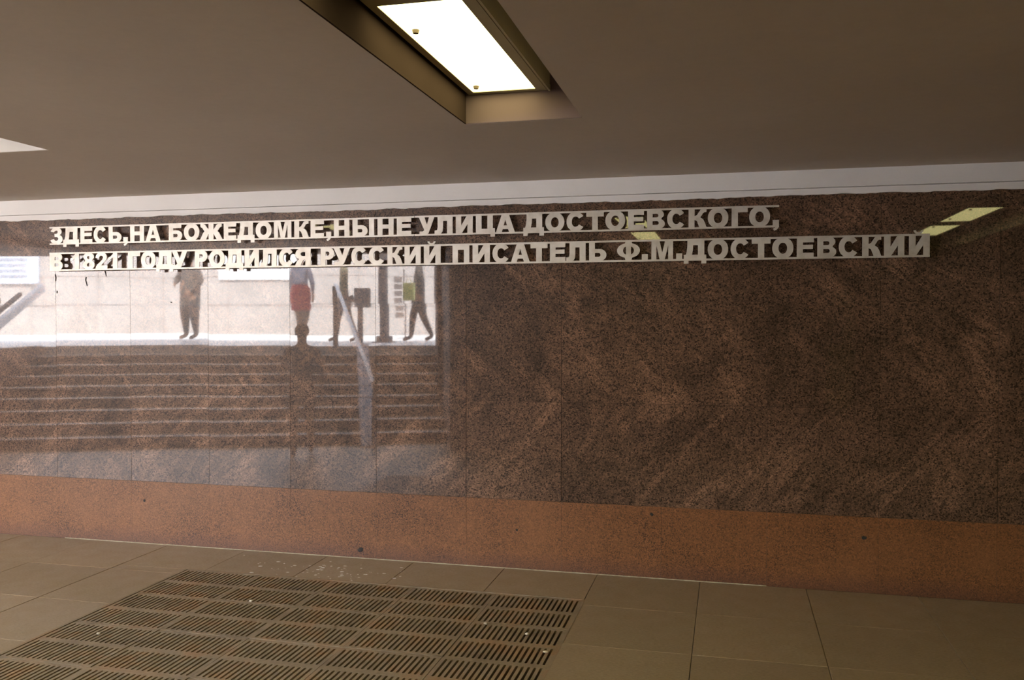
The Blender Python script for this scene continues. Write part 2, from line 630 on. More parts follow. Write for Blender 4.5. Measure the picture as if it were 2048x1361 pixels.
gw, gh = 0.496, 0.486
bm = bmesh.new()
hw, hh, th = gw / 2, gh / 2, -0.030
e_ = 0.020
bx(bm, -hw, -hw + e_, -hh, hh, th, 0)
bx(bm, hw - e_, hw, -hh, hh, th, 0)
bx(bm, -hw + e_, hw - e_, hh - 0.019, hh, th, 0)
bx(bm, -hw + e_, hw - e_, -hh, -hh + 0.019, th, 0)
bx(bm, -hw + e_, hw - e_, -0.0215, 0.0215, th, 0)
frame0 = bm
NB = 17
bars = bmesh.new()
pitch = (gw - 2 * e_) / NB
sw = 0.0118
for i in range(1, NB):
    bwid = (gw - 2 * e_ - NB * sw) / (NB - 1)
    cx = -hw + e_ + i * (sw + bwid) - bwid / 2
    for ya, yb in ((0.0215, hh - 0.019), (-hh + 0.019, -0.0215)):
        bw = bwid / 2
        pitch = bwid + sw
        # bar with fillets into the frame, so that each slot has rounded ends
        pts = [(cx - pitch / 2 + .0005, ya), (cx + pitch / 2 - .0005, ya), (cx + bw + .0012, ya + 0.004), (cx + bw, ya + 0.008), (cx + bw, yb - 0.008),
               (cx + bw + .0012, yb - 0.004), (cx + pitch / 2 - .0005, yb), (cx - pitch / 2 + .0005, yb), (cx - bw - .0012, yb - 0.004), (cx - bw, yb - 0.008), (cx - bw, ya + 0.008), (cx - bw - .0012, ya + 0.004)]
        prism(bars, pts, th, -0.0004)
words_x = ['at the left end', 'second from the left', 'in the middle', 'second from the right', 'at the right end']
words_y = ['row nearest the wall', 'second row from the wall', 'third row from the wall', 'fourth row from the wall', 'fifth row from the wall']
G0 = None
for r in range(5):
    for k in range(5):
        cx = -3.272 + 0.4985 * (k + 0.5)
        cy = -0.502 - 0.4915 * (r + 0.5)
        if G0 is None:
            G0 = empty('floor_grate', (cx, cy, 0))
            from_bm('frame', frame0, M['iron'], G0)
            tag(from_bm('slot_bars', bars, M['iron'], G0), kind='stuff')
            g = G0
        else:
            g = copy_tree(G0)
            g.location = (cx, cy, 0)
        g.location.z = random.uniform(-0.003, 0.0)
        g.rotation_euler = (random.uniform(-.003, .003), random.uniform(-.003, .003), random.uniform(-.002, .002))
        tag(g, 'slotted iron drain grate, %s, %s' % (words_x[k], words_y[r]), 'grate', 'drain grates set in the floor')
# angle frame round the pit
bm = bmesh.new()
bx(bm, GX0 - 0.004, GX0 + 0.014, GY0, GY1, -0.03, 0.0012)
bx(bm, GX1 - 0.006, GX1 + 0.006, GY0, GY1, -0.03, 0.0010)
bx(bm, GX0 + 0.014, GX1 - 0.006, GY1 - 0.003, GY1 + 0.006, -0.03, 0.0010)
from_bm('grate_surround', bm, M['iron'], fl)

# paint specks and litter
bm = bmesh.new()
for i in range(75):
    cx = random.gauss(-2.50, 0.30); cy = random.gauss(-0.33, 0.09)
    if cy < -0.485 or cy > -0.03: continue
    rr = random.choice((0.004, 0.006, 0.008, 0.011, 0.015))
    n = 7
    q = random.uniform(0.5, 1.0)
    ring = [bm.verts.new((cx + rr * random.uniform(.6, 1.2) * math.cos(i2 * 6.283 / n), cy + q * rr * random.uniform(.6, 1.2) * math.sin(i2 * 6.283 / n), 0.0012)) for i2 in range(n)]
    c0 = bm.verts.new((cx, cy, 0.0024))
    for i2 in range(n): bm.faces.new((ring[i2], ring[(i2 + 1) % n], c0))
tag(from_bm('paint_specks', bm, M['speck']), 'white paint specks spattered on the floor between wall and grates', 'paint', kind='stuff')
for i, (lx, ly, lab) in enumerate(((-2.556, -0.98, 'tiny pale cigarette butt on the second grate from the left'),
                                   (-1.20, -1.02, 'tiny pale pebble on the right part of the grates, third slot row'),
                                   (-0.96, -1.12, 'tiny yellowish pebble near the right edge of the grates'),
                                   (-0.825, -1.33, 'tiny white scrap at the right border of the grates'),
                                   (-3.02, -1.62, 'small crumpled pale scrap lying on the leftmost grates'))):
    bm = bmesh.new()
    bmesh.ops.create_icosphere(bm, subdivisions=1, radius=0.011)
    for v in bm.verts:
        v.co = Vector((v.co.x * random.uniform(.8, 1.5), v.co.y * random.uniform(.6, 1.1), v.co.z * 0.6))
    tag(from_bm('litter', bm, M['butt'], loc=(lx, ly, 0.006)), lab, 'litter')

# ------------------------------------------------------------------ opposite wall and ends of the passage
tag(box('wall_front', M['dark_granite'], -3.9, 9, -6.5, -6.2, -0.3, H), kind='structure')
tag(box('wall_front_left', M['dark_granite'], -14, -9.20, -3.5, -3.2, -0.3, H), kind='structure')
tag(box('wall_right', M['dark_granite'], 9, 9.3, -6.5, 0.3, -0.3, 3.0), kind='structure')
tag(box('wall_left', M['dark_granite'], -14.3, -14, -3.6, 0.3, -0.3, 3.0), kind='structure')
b = empty('notice_board', (1.34, -6.2, 0.46))
tag(b, 'pale olive narrow board on the opposite wall, faintly mirrored at right', 'board')
box('frame', M['dark_granite'], -0.19, 0.16, 0.0, 0.02, -0.01, 1.46, b)
box('panel', M['olive_board'], -0.17, 0.14, 0.02, 0.03, 0.0, 0.80, b)
box('side_strip', M['olive_board'], 0.05, 0.14, 0.021, 0.032, 0.80, 1.45, b)
box('top_strip', M['olive_board'], -0.12, 0.05, 0.021, 0.032, 1.30, 1.45, b)

# ------------------------------------------------------------------ stairs up to the street (seen mirrored in the wall)
ANG = math.radians(21.5)
F0 = Vector((-4.35, -5.08))
cdir = Vector((math.cos(ANG), -math.sin(ANG)))
sdr = Vector((-math.sin(ANG), -math.cos(ANG)))
RZ = math.atan2(cdir.y, cdir.x)


def st(c, s):
    p = F0 + cdir * c + sdr * s
    return (p.x, p.y)


RISE, RUN, CL, CR = 0.13, 0.38, -5.07, 0.90
stairs = empty('stairs', (0, 0, 0))
tag(stairs, kind='structure')
for k in range(1, 9):
    bm = bmesh.new()
    s0 = (k - 1) * RUN
    prism(bm, [st(CL, s0), st(CL, 3.04), st(CR, 3.04), st(CR, s0)], RISE * (k - 1) - 0.3, RISE * k - 0.03)
    from_bm('step', bm, M['dark_granite'], stairs)
    bm = bmesh.new()
    prism(bm, [st(CL, s0 - 0.015), st(CL, s0 + RUN), st(CR, s0 + RUN), st(CR, s0 - 0.015)], RISE * k - 0.03, RISE * k)
    from_bm('tread', bm, M['paving'] if False else M['floor'], stairs)
    bm = bmesh.new()
    prism(bm, [st(CL, s0 - 0.018), st(CL, s0 + 0.05), st(CR, s0 + 0.05), st(CR, s0 - 0.018)], RISE * k - 0.014, RISE * k + 0.002)
    from_bm('nosing', bm, M['paving'], stairs)
LZG = RISE * 9
bm = bmesh.new()
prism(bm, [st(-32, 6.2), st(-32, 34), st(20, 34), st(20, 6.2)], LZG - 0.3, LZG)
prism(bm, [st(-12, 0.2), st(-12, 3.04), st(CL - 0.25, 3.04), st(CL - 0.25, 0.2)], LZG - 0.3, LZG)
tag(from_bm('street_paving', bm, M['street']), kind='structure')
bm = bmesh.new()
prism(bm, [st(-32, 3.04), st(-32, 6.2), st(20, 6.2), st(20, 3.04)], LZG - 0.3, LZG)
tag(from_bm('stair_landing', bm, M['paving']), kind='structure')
bm = bmesh.new()
prism(bm, [st(CR, -0.75), st(CR, 3.10), st(CR + 0.4, 3.10), st(CR + 0.4, -0.75)], -0.3, 4.5)
tag(from_bm('wall_stair_right', bm, M['rough_granite']), kind='structure')
bm = bmesh.new()
prism(bm, [st(CL - 0.25, -0.1), st(CL - 0.25, 3.04), st(CL, 3.04), st(CL, -0.1)], -0.3, LZG + 0.02)
tag(from_bm('wall_stair_left', bm, M['dark_granite']), kind='structure')


def P3(c, s, z):
    p = st(c, s)
    return Vector((p[0], p[1], z))


def bar(bm, a, b_, w, h):
    a, b_ = Vector(a), Vector(b_)
    d = b_ - a
    L = d.length
    q = d.to_track_quat('X', 'Z').to_matrix().to_4x4()
    Mx = Matrix.Translation(a) @ q
    bx(bm, 0, L, -w / 2, w / 2, -h / 2, h / 2, M=Mx)


slope = RISE / RUN
# left stair railing with a broad white rail
lr = empty('stair_railing', P3(CL + 0.08, 3.0, LZG))
tag(lr, 'broad white sloping stair rail mirrored at the left edge', 'railing')


def child_world(name, bm, mat, parent):
    o = from_bm(name, bm, mat)
    o.parent = parent
    o.matrix_parent_inverse = Matrix.Translation(parent.location).inverted()
    return o


bm = bmesh.new(); bar(bm, P3(CL + .04, 0.1, 0.13 + .9), P3(CL + .04, 2.95, LZG + .90), 0.06, 0.12)
child_world('rail', bm, M['white_paint'], lr)
for s_ in (0.3,):
    bm = bmesh.new(); z_ = RISE * (int(s_ / RUN) + 1)
    cyl(bm, P3(CL + .08, s_, z_), P3(CL + .08, s_, 0.13 + .88 + s_ * slope), 0.02)
    child_world('post', bm, M['rail_steel'], lr)
# dark sloping parapet behind it
dp = empty('sloping_parapet', P3(CL - .7, 3.0, LZG))
tag(dp, 'dark sloping parapet behind the white stair rail at the left edge', 'parapet')
bm = bmesh.new(); bar(bm, P3(CL - .55, 0.2, 0.13 + 1.0), P3(CL - .55, 2.7, LZG + .95), 0.1, 0.62); child_world('panel', bm, M['concrete'], dp)
bm = bmesh.new(); bar(bm, P3(CL - .30, 0.2, 0.13 + .80), P3(CL - .30, 3.0, LZG + .80), 0.05, 0.05); child_world('lower_rail', bm, M['concrete'], dp)
for s_ in (0.5, 2.8):
    bm = bmesh.new(); cyl(bm, P3(CL - .55, s_, 1.0), P3(CL - .55, s_, LZG + .05 + s_ * slope), 0.03); child_world('post', bm, M['concrete'], dp)

# central handrail
hr = empty('central_handrail', P3(-0.45, 3.0, LZG))
tag(hr, 'thin pale steel handrail sloping down the stairs, mirrored beside the standing people', 'railing')
bm = bmesh.new(); cyl(bm, P3(0.0, -0.5, 0.81), P3(-.66, 3.04, LZG + .95), 0.028)
child_world('rail', bm, M['white_paint'], hr)
bm = bmesh.new(); cyl(bm, P3(-.68, 3.1, LZG), P3(-.68, 3.1, LZG + .93), 0.04); child_world('post', bm, M['concrete'], hr)
bm = bmesh.new(); cyl(bm, P3(0.0, -0.5, 0.0), P3(0.0, -0.5, 0.80), 0.02); child_world('post', bm, M['rail_steel'], hr)
# steel ramp channels on the steps
rp = empty('stroller_ramp', P3(-0.14, 1.5, 0.5))
tag(rp, 'pale bluish steel wheel ramp lying on the steps, mirrored in the wall', 'ramp')
for c_ in (-0.11, -0.015):
    bm = bmesh.new()
    a, b_ = P3(c_, -0.35, 0.015), P3(c_ - .20, 3.2, LZG + .035)
    bar(bm, a, b_, 0.085, 0.006)
    for dx in (-0.043, 0.043):
        bar(bm, P3(c_ + dx, -0.35, 0.04), P3(c_ - .20 + dx, 3.2, LZG + .06), 0.006, 0.05)
    child_world('channel', bm, M['ramp_steel'], rp)

# far wall across the street level, coursed in pale panels
bw0, bw1 = Vector((-21.65, -17.14)), Vector((-8.8, -20.3))
bd = (bw1 - bw0).normalized()
bn = Vector((-bd.y, bd.x))
if bn.y < 0: bn = -bn
org = bw0 - bd * 5
rot = math.atan2(bd.y, bd.x)
back = empty('wall_street_far', (org.x, org.y, LZG), rot)
tag(back, kind='structure')
box('core', M['sunstone'], 0, 30, -0.4, -0.05, -0.3, 4.4, back)
p0 = None
for r in range(5):
    for k in range(15):
        if p0 is None:
            bm = bmesh.new(); bx(bm, -0.992, 0.992, -0.05, 0.0, 0.008, 0.862, bevel=0.006)
            p0 = from_bm('stone_panel', bm, M['sunstone'], back); o = p0
        else:
            o = p0.copy(); link(o, back)
        o.location = (1.0 + 2.0 * k + (0.0 if r % 2 else -0.0), random.uniform(-.01, .01), 0.87 * r)


def on_far(x, y):
    v = Vector((x, y)) - org
    return v.dot(bd)


# white sign and bluish louvred panel on the far wall
u0, u1 = on_far(-14.91, -17.9), on_far(-12.6, -18.5)
ws = empty('wall_sign', (org.x + bd.x * u0, org.y + bd.y * u0, LZG + 1.66), rot)
tag(ws, 'long plain white sign on the far sunlit wall, mirrored below the lettering', 'sign')
box('board', M['white_board'], 0, u1 - u0, 0.02, 0.07, 0, 0.75, ws)
bm = bmesh.new()
xx = 0.35
while xx < u1 - u0 - 0.3:
    wd = random.uniform(0.03, 0.09); bx(bm, xx, xx + wd, 0.07, 0.076, 0.33, 0.33 + random.uniform(.04, .06)); xx += wd + 0.025
tag(from_bm('small_print', bm, M['dark_ink'], ws), kind='stuff')
u0, u1 = on_far(-22.6, -16.4), on_far(-20.3, -16.9)
wl = empty('louvred_panel', (org.x + bd.x * u0, org.y + bd.y * u0, LZG + 1.55), rot)
tag(wl, 'pale bluish panel with grey louvres, mirrored at far left', 'panel')
box('board', M['blue_board'], 0, u1 - u0, 0.02, 0.1, 0, 1.1, wl)
for q in range(5):
    box('louvre', M['rail_steel'], 0.1, u1 - u0 - 0.35, 0.1, 0.14, 0.2 + q * 0.17, 0.26 + q * 0.17, wl)

# street things
po = empty('street_post', (-6.27, -10.11, LZG))
tag(po, 'tall brown square post on the landing, mirrored right of the box barrier', 'post')
box('shaft', M['street_metal'], -0.07, 0.07, -0.07, 0.07, 0.0, 3.2, po, 0.01)
bm = bmesh.new()
prism(bm, [(-.16, -.16), (.16, -.16), (.16, .16), (-.16, .16)], 0.0, 0.02)
bx(bm, -0.12, 0.12, -0.12, 0.12, 0.02, 0.12, bevel=0.01)
from_bm('base', bm, M['street_metal'], po)
br = empty('barrier', (-6.68, -9.98, LZG), RZ)
tag(br, 'grey box barrier on a post with a slanting arm, mirrored between the people', 'barrier')
box('post', M['street_metal'], -0.05, 0.05, -0.05, 0.05, 0, 0.68, br)
box('head', M['street_metal'], -0.10, 0.20, -0.1, 0.1, 0.66, 0.98, br, 0.02)
bm = bmesh.new(); bar(bm, (-0.10, 0, 0.80), (-0.42, 0, 0.62), 0.06, 0.13); from_bm('arm', bm, M['street_metal'], br)
sb = empty('white_panel', (-7.25, -11.4, LZG), RZ)
tag(sb, 'small white tilted panel on thin legs behind the barrier', 'panel')
bm = bmesh.new(); bar(bm, (-0.15, 0, 0.82), (0.15, 0, 0.95), 0.03, 0.16); from_bm('board', bm, M['white_board'], sb)
for x_ in (-0.1, 0.1):
    bm = bmesh.new(); cyl(bm, (x_, 0, 0), (x_, 0, 0.82), 0.008, n=6); from_bm('leg', bm, M['white_paint'], sb)
vs = empty('vertical_sign', (-7.25, -13.45, LZG), RZ)
tag(vs, 'narrow vertical sign of dark blocks on a pole, mirrored beside the yellow bag', 'sign')
bm = bmesh.new(); cyl(bm, (0.12, 0, 0), (0.12, 0, 1.55), 0.018); from_bm('pole', bm, M['street_metal'], vs)
for q in range(6):
    box('block', M['street_metal'], -0.10, 0.08, -0.02, 0.02, 0.48 + q * 0.155, 0.60 + q * 0.155, vs)


# ------------------------------------------------------------------ people on the street landing
def person(name, label, loc, rz, height, cols, pose=None, skirt=None, bulk=1.0):
    """one continuous skinned figure; cols: shoes, legs, top, skin, hair"""
    J = dict(pel=(0, 0, .96), sp=(0, .01, 1.13), ch=(0, .0, 1.32), nk=(0, .0, 1.47), hb=(0, .012, 1.54), hm=(0, .022, 1.62), ht=(0, .012, 1.70),
             sl=(-.18, 0, 1.41), sr=(.18, 0, 1.41), el=(-.24, -.02, 1.14), er=(.24, -.02, 1.14), wl=(-.25, .06, .90), wr=(.25, .06, .90),
             hl=(-.10, 0, .90), hr=(.10, 0, .90), kl=(-.11, .02, .50), kr=(.11, .02, .50), al=(-.11, -.03, .09), ar=(.11, -.03, .09), tl=(-.125, .15, .035), tr=(.125, .15, .035))
    if pose: J.update(pose)
    R = dict(pel=(.150, .115), sp=(.135, .10), ch=(.150, .11), nk=(.055, .055), hb=(.062, .07), hm=(.075, .09), ht=(.055, .065),
             sl=(.062, .06), sr=(.062, .06), el=(.044, .044), er=(.044, .044), wl=(.028, .024), wr=(.028, .024),
             hl=(.088, .095), hr=(.088, .095), kl=(.062, .066), kr=(.062, .066), al=(.042, .045), ar=(.042, .045), tl=(.036, .028), tr=(.036, .028))
    E_ = [('pel', 'sp'), ('sp', 'ch'), ('ch', 'nk'), ('nk', 'hb'), ('hb', 'hm'), ('hm', 'ht'), ('ch', 'sl'), ('ch', 'sr'), ('sl', 'el'), ('sr', 'er'), ('el', 'wl'), ('er', 'wr'),
          ('pel', 'hl'), ('pel', 'hr'), ('hl', 'kl'), ('hr', 'kr'), ('kl', 'al'), ('kr', 'ar'), ('al', 'tl'), ('ar', 'tr')]
    k = height / 1.75
    keys = list(J.keys())
    V = [Vector(J[q]) * k for q in keys]
    RR = [tuple(v * k * (bulk if q in ('pel', 'sp', 'ch', 'hl', 'hr', 'kl', 'kr', 'el', 'er') else 1) for v in R[q]) for q in keys]
    Ed = [(keys.index(a), keys.index(b)) for a, b in E_]
    # hands: palm and five unequal fingers
    for side, el, wr in ((-1, 'el', 'wl'), (1, 'er', 'wr')):
        w = Vector(J[wr]) * k
        d = (w - Vector(J[el]) * k).normalized()
        x = Vector((side, 0, 0)); f = d.cross(x).normalized() if abs(d.dot(x)) < .95 else Vector((0, 1, 0))
        palm = w + d * .055 * k
        pi = len(V); V.append(palm); RR.append((.034 * k, .016 * k)); Ed.append((keys.index(wr), pi))
        for q, (off, ln) in enumerate(((-.030, .060), (-.011, .075), (.009, .080), (.028, .066))):
            a = palm + d * .035 * k + f * off * k; b_ = a + d * ln * .55 * k - x * .004; c_ = b_ + d * ln * .45 * k - x * .014 * k
            ia = len(V); V += [a, b_, c_]; RR += [(.010 * k, .010 * k), (.009 * k, .009 * k), (.007 * k, .007 * k)]
            Ed += [(pi, ia), (ia, ia + 1), (ia + 1, ia + 2)]
        a = palm - d * .02 * k + f * .042 * k; b_ = a + (d * .03 + f * .02) * k
        ia = len(V); V += [a, b_]; RR += [(.011 * k, .011 * k), (.009 * k, .009 * k)]; Ed += [(pi, ia), (ia, ia + 1)]
    # nose
    hm = Vector(J['hm']) * k
    me = bpy.data.meshes.new(name)
    me.from_pydata([tuple(v) for v in V], Ed, [])
    o = bpy.data.objects.new(name, me)
    COL.objects.link(o)
    sk = o.modifiers.new('skin', 'SKIN')
    sk.branch_smoothing = 0.4
    sv = me.skin_vertices[0].data if me.skin_vertices else None
    if sv is None:
        bm = bmesh.new(); bm.from_mesh(me); bm.verts.layers.skin.verify(); bm.to_mesh(me); bm.free(); sv = me.skin_vertices[0].data
    for i, r_ in enumerate(RR):
        sv[i].radius = r_
        sv[i].use_root = (i == 0)
    ss = o.modifiers.new('sub', 'SUBSURF'); ss.levels = 2; ss.render_levels = 2
    dg = bpy.context.evaluated_depsgraph_get()
    nm = bpy.data.meshes.new_from_object(o.evaluated_get(dg))
    bpy.data.objects.remove(o)
    nm.materials.clear()
    for c in cols[:4]: nm.materials.append(c)
    segs = [(Vector(J[a]) * k, Vector(J[b]) * k, 0 if b in ('tl', 'tr') else 1 if b in ('kl', 'kr', 'al', 'ar', 'hl', 'hr') else 3 if b in ('hb', 'hm', 'ht') else 2) for a, b in E_]

    def near(p):
        best = (9, 2)
        for a, b, m in segs:
            t_ = max(0, min(1, (p - a).dot(b - a) / (b - a).length_squared))
            dd = (p - a - (b - a) * t_).length
            if dd < best[0]: best = (dd, m)
        return best[1]
    wl_, wr_ = Vector(J['wl']) * k, Vector(J['wr']) * k
    for p in nm.polygons:
        m = near(p.center)
        if m == 2 and (p.center - wl_).length < .02 or (p.center - wr_).length < .02: m = 3
        for w, e2 in ((wl_, Vector(J['el']) * k), (wr_, Vector(J['er']) * k)):
            if (p.center - w).dot((w - e2).normalized()) > 0 and (p.center - w).length < .17 * k: m = 3
        p.material_index = m
        p.use_smooth = True
    body = bpy.data.objects.new('body', nm)
    root = empty(name, loc, rz)
    tag(root, label, 'person')
    link(body, root)
    # hair cap, eyes, nose, mouth, ears
    bm = bmesh.new()
    bmesh.ops.create_uvsphere(bm, u_segments=16, v_segments=10, radius=0.1 * k)
    for v in bm.verts: v.co = Vector((v.co.x * .92, v.co.y * 1.1, v.co.z * 1.05)) + Vector(J['hm']) * k + Vector((0, -.016, .030)) * k
    bmesh.ops.delete(bm, geom=[v for v in bm.verts if v.co.y > (J['hm'][1] + .055) * k and v.co.z < (J['hm'][2] + .05) * k or v.co.z < (J['hm'][2] - .05) * k], context='VERTS')
    from_bm('hair', bm, cols[4], root, True)
    for sx in (-1, 1):
        bm = bmesh.new(); bmesh.ops.create_uvsphere(bm, u_segments=8, v_segments=6, radius=.010 * k)
        from_bm('eye', bm, M['dark_ink'], root, True, tuple(hm + Vector((sx * .030, .078, .0)) * k))
        bm = bmesh.new(); bmesh.ops.create_uvsphere(bm, u_segments=8, v_segments=6, radius=.02 * k)
        for v in bm.verts: v.co = Vector((v.co.x * .4, v.co.y * .8, v.co.z * 1.3))
        from_bm('ear', bm, cols[3], root, True, tuple(hm + Vector((sx * .078, .0, -.01)) * k))
    bm = bmesh.new(); cyl(bm, hm + Vector((0, .08, .0)) * k, hm + Vector((0, .100, -.03)) * k, .006 * k, .013 * k, 8); from_bm('nose', bm, cols[3], root, True)
    bm = bmesh.new(); bx(bm, -.022 * k, .022 * k, .07 * k, .083 * k, -.062 * k, -.054 * k); from_bm('mouth', bm, M['dark_ink'], root, False, tuple(hm))
    if skirt:
        bm = bmesh.new()
        zt, zb, mat = skirt
        prof = [(.15, zt), (.21, zt - .08), (.225, (zt + zb) / 2), (.20, zb)]
        rings = []
        for r_, z_ in prof:
            rings.append([bm.verts.new((r_ * k * math.cos(a * math.pi / 12), r_ * .75 * k * math.sin(a * math.pi / 12), z_ * k)) for a in range(24)])
        for a, b_ in zip(rings, rings[1:]):
            for i in range(24): bm.faces.new((a[i], a[(i + 1) % 24], b_[(i + 1) % 24], b_[i]))
        from_bm('skirt', bm, mat, root, True)
    return root


skin = plain('skin', (0.40, 0.24, 0.17), 0.6, var=.05)
hair_d = plain('dark_hair', (0.03, 0.02, 0.015), 0.6)
cl_dark = plain('dark_cloth', (0.13, 0.115, 0.105), 0.85)
cl_grey = plain('grey_blue_cloth', (0.19, 0.19, 0.24), 0.85)
cl_red = plain('red_cloth', (0.45, 0.06, 0.06), 0.8)
cl_olive = plain('olive_cloth', (0.20, 0.18, 0.11), 0.85)
cl_brown = plain('brown_cloth', (0.34, 0.24, 0.18), 0.85)
shoe = plain('dark_shoe', (0.03, 0.025, 0.022), 0.5)
toward = math.radians(0)
person('person', 'person in a dark jacket and loose trousers with one elbow out, mirrored at left', (-10.34, -10.1, LZG), math.radians(15), 1.78, (shoe, cl_dark, cl_dark, skin, hair_d),
       dict(el=(-.36, .02, 1.20), wl=(-.20, .20, 1.12), er=(.30, 0, 1.16), wr=(.18, .16, .98), kl=(-.14, .03, .5), al=(-.15, -.02, .09), tl=(-.17, .14, .035)), bulk=1.6)
person('person', 'person in a grey-blue top and bright red skirt, mirrored in the middle of the opening', (-8.0, -10.2, LZG), math.radians(190), 1.72, (shoe, cl_brown, cl_grey, skin, hair_d),
       dict(el=(-.25, .05, 1.12), er=(.25, .05, 1.12), kl=(-.08, .05, .5), al=(-.06, -.1, .09), tl=(-.07, .06, .035), kr=(.09, .06, .5), ar=(.09, .1, .09), tr=(.10, .26, .035)), skirt=(1.08, .62, cl_red), bulk=1.15)
person('person', 'slim person in an olive shirt with legs apart, mirrored beside the handrail', (-7.14, -10.3, LZG), math.radians(60), 1.66, (shoe, cl_dark, cl_olive, skin, hair_d),
       dict(kl=(-.10, .12, .5), al=(-.10, .16, .09), tl=(-.11, .32, .035), kr=(.10, -.08, .5), ar=(.10, -.24, .09), tr=(.11, -.08, .035)))
person('person', 'person striding with a yellow bag, mirrored at the right end of the opening', (-5.78, -10.73, LZG), math.radians(70), 1.78, (shoe, cl_dark, cl_dark, skin, hair_d),
       dict(kl=(-.10, .14, .52), al=(-.10, .18, .09), tl=(-.11, .34, .035), kr=(.10, -.04, .5), ar=(.10, -.22, .11), tr=(.11, -.08, .035), wl=(-.28, .10, .95)), bulk=1.25)
bg_ = empty('bag', (-5.84, -10.33, 1.94), math.radians(0))
tag(bg_, 'square yellow-green bag held by the striding person', 'bag')
box('sack', M['yellow_bag'], -0.11, 0.11, -0.05, 0.05, 0, 0.33, bg_, 0.015)
bm = bmesh.new()
for x_ in (-.06, .06): cyl(bm, (x_, 0, .33), (x_ * .3, 0, .42), .006, n=6)
from_bm('strap', bm, M['yellow_bag'], bg_)
person('person', 'dim person in brown clothes stepping off the stairs, faintly mirrored low in the wall', (-4.72, -3.85, 0.0), math.radians(-20), 1.54, (shoe, cl_brown, cl_brown, skin, hair_d),
       dict(kl=(-.09, .16, .5), al=(-.09, .12, .10), tl=(-.09, .28, .04), kr=(.09, -.06, .48), ar=(.09, -.30, .14), tr=(.09, -.18, .04)))

# ------------------------------------------------------------------ steel inscription
CAMY, F_, CX = 5.34, 1766.0, 1024.0
SOFF = 0.046


def wx(px):
    """abscissa on the plane of the lettering for a column measured on the photograph"""
    return (CAMY - SOFF) * math.tan(math.atan((px - CX) / F_) - YAW)


b_, t_, ST = 0.05, 0.95, 0.27


def arc(cx, cy, rx, ry, a0, a1, n=14, ex=2.0):
    out = []
    for i in range(n + 1):
        a = math.radians(a0 + (a1 - a0) * i / n)
        c, s = math.cos(a), math.sin(a)
        out.append((cx + rx * math.copysign(abs(c) ** (2 / ex), c), cy + ry * math.copysign(abs(s) ** (2 / ex), s)))
    return out


def dhole(x0, x1, y0, y1):
    ry = (y1 - y0) / 2
    rx = min(ry * 1.0, (x1 - x0) * .6)
    return [(x0, y0)] + arc(x1 - rx, (y0 + y1) / 2, rx, ry, -90, 90, 8) + [(x0, y1)]


